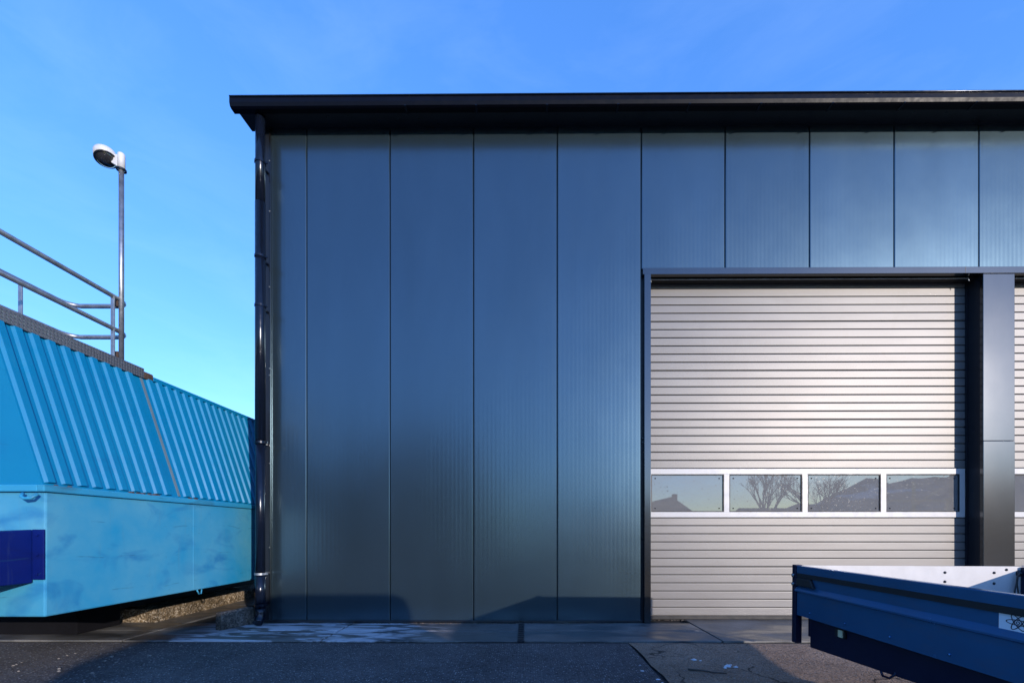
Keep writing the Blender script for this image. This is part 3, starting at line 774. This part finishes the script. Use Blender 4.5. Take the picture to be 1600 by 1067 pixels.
# wheels under the bed
AX = -3.75
MB().tube([(TL + 0.2, AX, 0.29), (TR - 0.2, AX, 0.29)], 0.03, 10).build('axle', 'tr_dark', tr)
for xx in (TL + 0.20, TR - 0.20):
    w = MB().lathe([(0.15, -0.075), (0.24, -0.082), (0.282, -0.06), (0.29, 0.0), (0.282, 0.06), (0.24, 0.082), (0.15, 0.075)], (xx, AX, 0.285), (1, 0, 0), 32).build('wheel', 'tyre', tr)
    MB().lathe([(0.0, -0.03), (0.06, -0.05), (0.07, -0.02), (0.13, -0.02), (0.15, -0.06), (0.155, 0.06), (0.13, 0.02), (0.0, 0.03)], (xx, AX, 0.285), (1, 0, 0), 24).build('rim', 'zinc', w)
# drawbar and coupling
MB().tube([(TL + 0.25, TF + 0.2, 0.45), (2.56, TF - 1.0, 0.45)], 0.035, 8).build('drawbar', 'tr_dark', tr)
MB().tube([(TR - 0.25, TF + 0.2, 0.45), (2.56, TF - 1.0, 0.45)], 0.035, 8).build('drawbar', 'tr_dark', tr)
MB().tube([(2.56, TF - 0.9, 0.46), (2.56, TF - 1.5, 0.46)], 0.04, 10).build('coupling', 'tr_dark', tr)
MB().tube([(2.56, TF - 0.85, 0.62), (2.56, TF - 0.85, 0.03)], 0.025, 10).build('jockey_leg', 'zinc', tr)
MB().lathe([(0.0, -0.03), (0.09, -0.03), (0.10, 0), (0.09, 0.03), (0, 0.03)], (2.56, TF - 0.85, 0.10), (1, 0, 0), 20).build('jockey_wheel', 'tyre', tr)
for k in range(8):
    yy = TB - 0.16 - k * 0.30
    MB().lathe([(0, 0), (0.007, 0), (0.005, 0.004), (0, 0.005)], (TL - 0.0042, yy, T0 + 0.012), (-1, 0, 0), 8).build('rivet', 'tr_blue', tr)
# side marker lamp, latch, hinge bolts, rope hooks
mk = MB().box(TL + 0.028, TL + 0.046, -2.70, -2.625, 0.468, 0.518).build('marker_lamp_base', 'rubber', tr, 0.004)
MB().box(TL + 0.020, TL + 0.0285, -2.695, -2.660, 0.472, 0.514).build('marker_lamp', 'lamp_amber', mk, 0.003)
lt = MB(); lt.hexa([(TL - 0.020, -2.50, T1 - 0.128), (TL + 0.002, -2.50, T1 - 0.128), (TL + 0.002, -2.325, T1 - 0.128), (TL - 0.020, -2.325, T1 - 0.128)],
                   [(TL - 0.014, -2.46, T1 - 0.078), (TL + 0.002, -2.46, T1 - 0.078), (TL + 0.002, -2.325, T1 - 0.078), (TL - 0.014, -2.325, T1 - 0.078)])
latch = lt.build('latch', 'rubber', tr, 0.006)
for z in (T1 - 0.065, T1 - 0.122):
    MB().lathe([(0, 0), (0.011, 0), (0.011, 0.012), (0, 0.014)], (TL - 0.012, -2.300, z), (-1, 0, 0), 10).build('latch_bolt', 'zinc', latch)
for (yy, zz) in ((-3.02, 0.385), (-3.9, 0.42)):
    MB().tube([(TL + 0.06, yy, zz + 0.03), (TL + 0.045, yy - 0.004, zz - 0.012), (TL + 0.02, yy, zz - 0.03), (TL - 0.004, yy + 0.01, zz - 0.022), (TL - 0.010, yy + 0.014, zz + 0.0)], 0.006, 8).build('rope_hook', 'tr_dark', tr)
# bolts and a looped cord inside the far board
yi = TB - 0.0305
for (xx, zz) in ((3.07, 0.815), (3.07, 0.745), (2.75, 0.815), (2.75, 0.755), (3.15, 0.835)):
    MB().lathe([(0, 0), (0.009, 0), (0.008, 0.004), (0, 0.006)], (xx, yi, zz), (0, -1, 0), 10).build('liner_bolt', 'dark', tr)
MB().tube([(3.245, yi - 0.012, 0.80), (3.215, yi - 0.02, 0.815), (3.20, yi - 0.02, 0.795), (3.195, yi - 0.02, 0.75), (3.18, yi - 0.022, 0.69), (3.175, yi - 0.02, 0.62)], 0.005, 6).build('cord', 'rubber', tr)
MB().tube([(3.21, yi - 0.014, 0.79), (3.20, yi - 0.02, 0.74), (3.205, yi - 0.022, 0.68), (3.215, yi - 0.02, 0.62)], 0.004, 6).build('cord', 'rubber', tr)
MB().lathe([(0, 0), (0.022, 0), (0.02, 0.012), (0, 0.016)], (3.232, yi, 0.812), (0, -1, 0), 12).build('cord_eye', 'dark', tr)
# sticker with an atom sign on the left sideboard
SY, SZ = -3.60, T1 - 0.102
stk = MB().box(TL + 0.0005, TL + 0.0045, -3.80, -3.535, T1 - 0.140, T1 - 0.073).build('sticker', 'sticker', tr)
ink = MB()
xs_ = TL - 0.0002
for k in range(3):
    a = math.pi * k / 3
    for i in range(40):
        t0, t1 = 2 * math.pi * i / 40, 2 * math.pi * (i + 1) / 40
        q = []
        for t, rr_ in ((t0, 1.0), (t1, 1.0), (t1, 0.90), (t0, 0.90)):
            u, w = 0.041 * rr_ * math.cos(t), 0.014 * (1 if rr_ == 1 else 0.72) * math.sin(t)
            yy, zz = u * math.cos(a) - w * math.sin(a), u * math.sin(a) + w * math.cos(a)
            q.append((xs_ - 0.00015 * k, SY - yy, SZ + zz * 0.78))
        ink.add(q, [(0, 1, 2, 3)])
for (r0, r1) in ((0.014, 0.0105), (0.007, 0.0035)):
    for i in range(24):
        t0, t1 = 2 * math.pi * i / 24, 2 * math.pi * (i + 1) / 24
        ink.add([(xs_ - 0.0006, SY - r * math.cos(t), SZ + r * math.sin(t) * 0.85) for r, t in ((r0, t0), (r0, t1), (r1, t1), (r1, t0))], [(0, 1, 2, 3)])
for i in range(16):
    t0, t1 = 2 * math.pi * i / 16, 2 * math.pi * (i + 1) / 16
    ink.add([(xs_ - 0.0008, SY - 0.041, SZ)] + [(xs_ - 0.0008, SY - 0.041 - 0.007 * math.cos(t), SZ + 0.0065 * math.sin(t)) for t in (t0, t1)], [(0, 1, 2)])
ink.build('atom_sign', 'ink', stk, recalc=False)
tr.rotation_euler = (R(0.3), R(0.25), 0)

# ================================================================== TOW VAN (behind the camera; its shadow lies on the wall foot)
van = thing('van', (2.57, -8.7, 0), 'grey delivery van coupled to the blue trailer', 'van')
vx0, vx1 = 1.72, 3.42
vb = MB()
secs = [(-6.62, 0.42, 1.86), (-6.66, 0.40, 1.93), (-6.9, 0.36, 1.97), (-8.6, 0.34, 1.97), (-9.4, 0.34, 1.90), (-10.15, 0.34, 1.28), (-10.75, 0.36, 1.10), (-10.95, 0.42, 0.85)]
ring = []
for (yy, z0, z1) in secs:
    r_ = 0.16
    pts = [(vx0 + 0.03, z0), (vx0, z0 + 0.1), (vx0, (z0 + z1) / 2), (vx0 + 0.05, z1 - r_), (vx0 + 0.10, z1 - 0.05), (vx0 + 0.22, z1), (vx1 - 0.22, z1), (vx1 - 0.10, z1 - 0.05), (vx1 - 0.05, z1 - r_), (vx1, (z0 + z1) / 2), (vx1, z0 + 0.1), (vx1 - 0.03, z0)]
    ring.append([(x, yy, z) for x, z in pts])
vs = [q for rg in ring for q in rg]; k = 12
fs = [(i * k + j, i * k + (j + 1) % k, (i + 1) * k + (j + 1) % k, (i + 1) * k + j) for i in range(len(secs) - 1) for j in range(k)]
fs += [tuple(range(k)), tuple(range((len(secs) - 1) * k, len(secs) * k))]
vb.add(vs, fs); vb.build('body', 'van_white', van, 0.02)
MB().box(1.92, 2.54, -6.632, -6.612, 1.22, 1.72).build('rear_window', 'win_dark', van, 0.01)
MB().box(2.60, 3.22, -6.632, -6.612, 1.22, 1.72).build('rear_window', 'win_dark', van, 0.01)
MB().box(2.32, 2.82, -6.615, -6.60, 0.62, 0.73).build('number_plate', 'plate', van)
MB().box(vx0 + 0.02, vx1 - 0.02, -6.66, -6.54, 0.38, 0.56).build('bumper', 'rubber', van, 0.02)
for xx in (vx0 + 0.02, vx1 - 0.14):
    MB().box(xx, xx + 0.12, -6.64, -6.608, 0.85, 1.25).build('tail_lamp', 'tail_red', van, 0.01)
for xx in (vx0 - 0.006, vx1 - 0.006):
    MB().box(xx, xx + 0.012, -9.35, -8.45, 1.18, 1.62).build('side_window', 'win_dark', van)
for xx in (vx0 + 0.1, vx1 - 0.1):
    for yy in (-7.35, -10.0):
        w = MB().lathe([(0.17, -0.09), (0.28, -0.1), (0.315, -0.07), (0.32, 0), (0.315, 0.07), (0.28, 0.1), (0.17, 0.09)], (xx, yy, 0.32), (1, 0, 0), 28).build('wheel', 'tyre', van)
        MB().lathe([(0, -0.085), (0.12, -0.07), (0.18, -0.09), (0.18, 0.09), (0.12, 0.07), (0, 0.085)], (xx, yy, 0.32), (1, 0, 0), 20).build('rim', 'zinc', w)
MB().tube([(2.55, -6.62, 0.40), (2.55, -6.48, 0.40), (2.55, -6.46, 0.46)], 0.025, 8).build('tow_hook', 'tr_dark', van)

# ================================================================== ACROSS THE YARD (mirrored in the glass and the sheet metal)
def house(name, xc, yc, w, dep, eave, ridge, wall, roof, label, cat='house', group=None, ridge_axis='x', wins=True):
    t = thing(name, (xc, yc, 0), label, cat, group)
    x0, x1, y0, y1 = xc - w / 2, xc + w / 2, yc - dep / 2, yc + dep / 2
    MB().box(x0, x1, y0, y1, -0.02, eave).build('wall', wall, t)
    rf = MB(); ov = 0.3
    if ridge_axis == 'x':
        rf.prism([(y0 - ov, eave - 0.05), (y1 + ov, eave - 0.05), (yc, ridge)], x0 - ov, x1 + ov, 'x')
    else:
        rf.prism([(x0 - ov, eave - 0.05), (x1 + ov, eave - 0.05), (xc, ridge)], y0 - ov, y1 + ov, 'y')
    r_ = rf.build('roof', roof, t)
    if wins: MB().box(xc + w * 0.2, xc + w * 0.2 + 0.6, yc - 0.3, yc + 0.3, eave + 0.3, ridge + 0.7).build('chimney', 'brick', r_)
    if wins:
        nwin = max(2, int(w / 3.2))
        for i in range(nwin):
            xx = x0 + w * (i + 0.5) / nwin
            MB().box(xx - 0.55, xx + 0.55, y1 - 0.02, y1 + 0.03, 0.9, 2.2).build('window', 'win_dark', t)
    return t
def refl(px, yobj): return (px - 820) / 681.0 * (abs(yobj) + CAM_D)
house('depot_hall', -9.5, -38, 12, 12, 7.0, 10.2, 'brick', 'roof_dark', 'tall dark brick hall across the yard, mirrored in the metal wall', 'building', None, 'y')
house('depot_hall', -24.5, -39, 17, 10, 6.0, 8.2, 'brick', 'roof_dark', 'long low dark hall left of the tall brick hall across the yard', 'building')
house('brick_house', 9.0, -62, 11, 8, 3.2, 6.0, 'brick', 'roof_dark', 'brick house farthest left of the row across the yard', 'house')
house('gable_house', 20.0, -58, 7.5, 8, 3.0, 5.8, 'render_wall', 'roof_dark', 'small gabled house mirrored in the first door window', 'house', None, 'y')
house('red_roof_shed', 17.0, -25.5, 3.0, 4, 1.9, 2.75, 'brick', 'roof_red', 'low shed with red roof mirrored in the second door window', 'shed', None, 'x', False)
house('brick_house', -46.0, -60, 14, 9, 4.0, 7.5, 'render_wall', 'roof_red', 'pale house with red roof far across the yard', 'house')

def bare_tree(name, base, H, label, seedv):
    rnd = random.Random(seedv)
    t = thing(name, base, label, 'tree')
    trunk = MB(); crown = MB()
    def grow(mb, p, d, L_, r, lev):
        pts = [p]; q = p.copy(); dd = d.copy(); nseg = 3
        for i in range(nseg):
            dd = (dd + Vector((rnd.uniform(-.18, .18), rnd.uniform(-.18, .18), rnd.uniform(-.02, .12)))).normalized()
            q = q + dd * (L_ / nseg); pts.append(q.copy())
        mb.tube(pts, r, 6 if lev < 2 else 3, False, True, r * 0.62)
        if lev >= 7: return
        for i in range(rnd.choice((2, 3)) if lev else 5):
            a = rnd.uniform(0, 2 * math.pi); sp = rnd.uniform(0.28, 0.62)
            side_ = Vector((math.cos(a), math.sin(a), 0))
            nd = (dd + side_ * sp).normalized()
            st = pts[-1] if i < 2 else pts[rnd.choice((1, 2))] if lev else pts[-1]
            grow(crown, st, nd, L_ * rnd.uniform(0.62, 0.82), max(0.008, r * 0.58), lev + 1)
    grow(trunk, Vector(base), Vector((0, 0, 1)), H * 0.2, H * 0.028, 0)
    trunk.build('trunk', 'bark', t, recalc=False); crown.build('crown', 'bark', t, recalc=False)
    return t
bare_tree('bare_tree', (17.4, -26.0, -0.02), 8.6, 'leafless tree mirrored in the second door window', 11)

bare_tree('bare_tree', (23.6, -30.0, -0.02), 9.5, 'leafless tree mirrored at the left edge of the third door window', 23)
# spoil heap with snow streaks
vs, fs = grid(0, 1, 0, 1, 0, 48, 20)
hv = []
for (u, w, z) in vs:
    x_ = 22.5 + 62 * u; y_ = -58 + 24 * w
    px_ = 820 + 681 * x_ / (46.0)
    prof = 0
    pts_ = [(1150, 0), (1245, 2.8), (1265, 3.9), (1335, 4.7), (1370, 6.3), (1400, 7.3), (1430, 6.6), (1475, 7.1), (1520, 7.4), (1700, 7.6), (2000, 2)]
    for (a, ha), (b, hb) in zip(pts_, pts_[1:]):
        if a <= px_ < b: prof = ha + (hb - ha) * (px_ - a) / (b - a)
    ridge_ = max(0.0, 1 - abs(w - 0.55) / 0.55) ** 0.6
    edge_ = min(1, u / 0.06, (1 - u) / 0.1)
    hv.append((x_, y_, -0.05 + prof * ridge_ * edge_ + (0.18 * math.sin(x_ * 1.3 + y_) + rr.uniform(-0.22, 0.22)) * ridge_ * edge_))
heap = MB().add(hv, fs, True).build('earth_heap', 'earth', None, recalc=False)
tag(heap, 'long dark earth heap with snow streaks mirrored in the right door windows', 'heap')
# orange frame rack and red bin
of = thing('rack_frame', (27.5, -25.5, 0), 'orange steel rack frame mirrored in the fourth door window', 'rack')
for xx in (25.4, 27.6, 30.0):
    MB().box(xx - 0.07, xx + 0.07, -25.6, -25.46, -0.02, 3.4 if xx != 27.6 else 4.6).build('upright', 'orange', of)
for z in (1.6, 3.2):
    MB().box(25.2, 30.2, -25.64, -25.605, z, z + 0.14).build('cross_bar', 'orange', of)
MB().tube([(27.6, -25.5, 2.9), (29.5, -25.5, 4.1)], 0.06, 6).build('brace', 'orange', of)
rb = thing('red_bin', (26.3, -24.3, 0), 'red-orange skip bin standing before the orange rack', 'bin')
MB().hexa([(25.7, -24.9, -0.01), (26.7, -24.9, -0.01), (26.7, -23.8, -0.01), (25.7, -23.8, -0.01)], [(25.5, -25.1, 2.25), (26.9, -25.1, 2.25), (26.9, -23.7, 2.25), (25.5, -23.7, 2.25)]).build('bin_body', 'redbox', rb, 0.02)
MB().box(25.45, 26.95, -25.15, -25.11, 2.1, 2.3).build('bin_rim', 'redbox', rb)

# ================================================================== SMALL LITTER
rl = random.Random(21)
def crumb(x, y, r, mat, label, cat, group, z=None):
    vs = []; k = 7
    z0 = -0.014 if z is None else z
    for (f, h) in ((1.0, 0.0), (0.9, 0.45), (0.45, 0.85)):
        for j in range(k):
            a = 2 * math.pi * j / k; q = r * f * rl.uniform(0.65, 1.2)
            vs.append((x + q * math.cos(a) * 1.4, y + q * math.sin(a), z0 - 0.004 + r * h * rl.uniform(0.8, 1.1)))
    fs = [(i * k + j, i * k + (j + 1) % k, (i + 1) * k + (j + 1) % k, (i + 1) * k + j) for i in range(2) for j in range(k)] + [tuple(range(2 * k, 3 * k))]
    return tag(MB().add(vs, fs, True).build('ice_crumb' if mat == 'ice' else 'pebble', mat, None), label, cat, group)
M['ice'] = simple('dirty_ice', (0.55, 0.57, 0.62), 0.35, bmp=0.2)
M['stone'] = simple('pebble_stone', (0.20, 0.18, 0.16), 0.8, bmp=0.3)
for (x, y, r) in ((1.45, -1.45, 0.020), (1.50, -1.47, 0.012), (1.66, -1.62, 0.022), (1.62, -1.66, 0.014), (1.70, -1.58, 0.012), (1.72, -1.64, 0.016)):
    crumb(x, y, r, 'ice', 'small white ice crumb on the old paving between dark joint and trailer', 'ice', 'ice crumbs on the paving')
for (x, y, r) in ((0.93, -1.75, 0.014), (0.99, -1.95, 0.016), (0.95, -1.60, 0.010), (1.00, -2.02, 0.012), (0.97, -1.30, 0.010)):
    crumb(x, y, r, 'ice', 'white ice crumb on the asphalt edge along the dark paving joint', 'ice', 'ice crumbs along the joint')
for i in range(22):
    crumb(rl.uniform(-4.3, -3.3), rl.uniform(-1.9, -0.95), rl.uniform(0.006, 0.013), 'stone', 'tiny pebble on the asphalt in front of the blue container', 'pebble', 'pebbles on the asphalt', -0.012)
tw = MB().tube([(1.30, -1.72, -0.006), (1.40, -1.76, -0.003), (1.47, -1.80, -0.005), (1.56, -1.82, -0.004)], 0.008, 6, True, True, 0.004).build('twig', 'bark')
tag(tw, 'short dark twig lying on the old paving before the door', 'twig')
# grit washed against the wall foot
def grit(name, x0, x1, y0, label):
    b = MB(); nn = int((x1 - x0) * 90)
    for i in range(nn):
        x = x0 + (x1 - x0) * rl.random(); d = abs(rl.gauss(0, 0.018)); r = rl.uniform(0.003, 0.010)
        y = y0 - d; z = 0.0
        b.add([(x - r, y, z - .003), (x, y - r, z - .003), (x + r, y, z - .003), (x, y + r, z - .003), (x + rl.uniform(-.3, .3) * r, y, z + r * 0.8)], [(0, 1, 4), (1, 2, 4), (2, 3, 4), (3, 0, 4)])
    o = b.build(name, 'dirt'); o['label'] = label; o['category'] = 'grit'; o['kind'] = 'stuff'
M['dirt'] = simple('washed_grit', (0.13, 0.10, 0.075), 0.9, var=0.5, scale=40)
grit('grit', -3.0, 1.38, -0.008, 'brown grit washed against the foot of the metal wall')
grit('door_grit', 1.50, 5.4, DY - 0.004, 'brown grit along the bottom seal of the silver door')
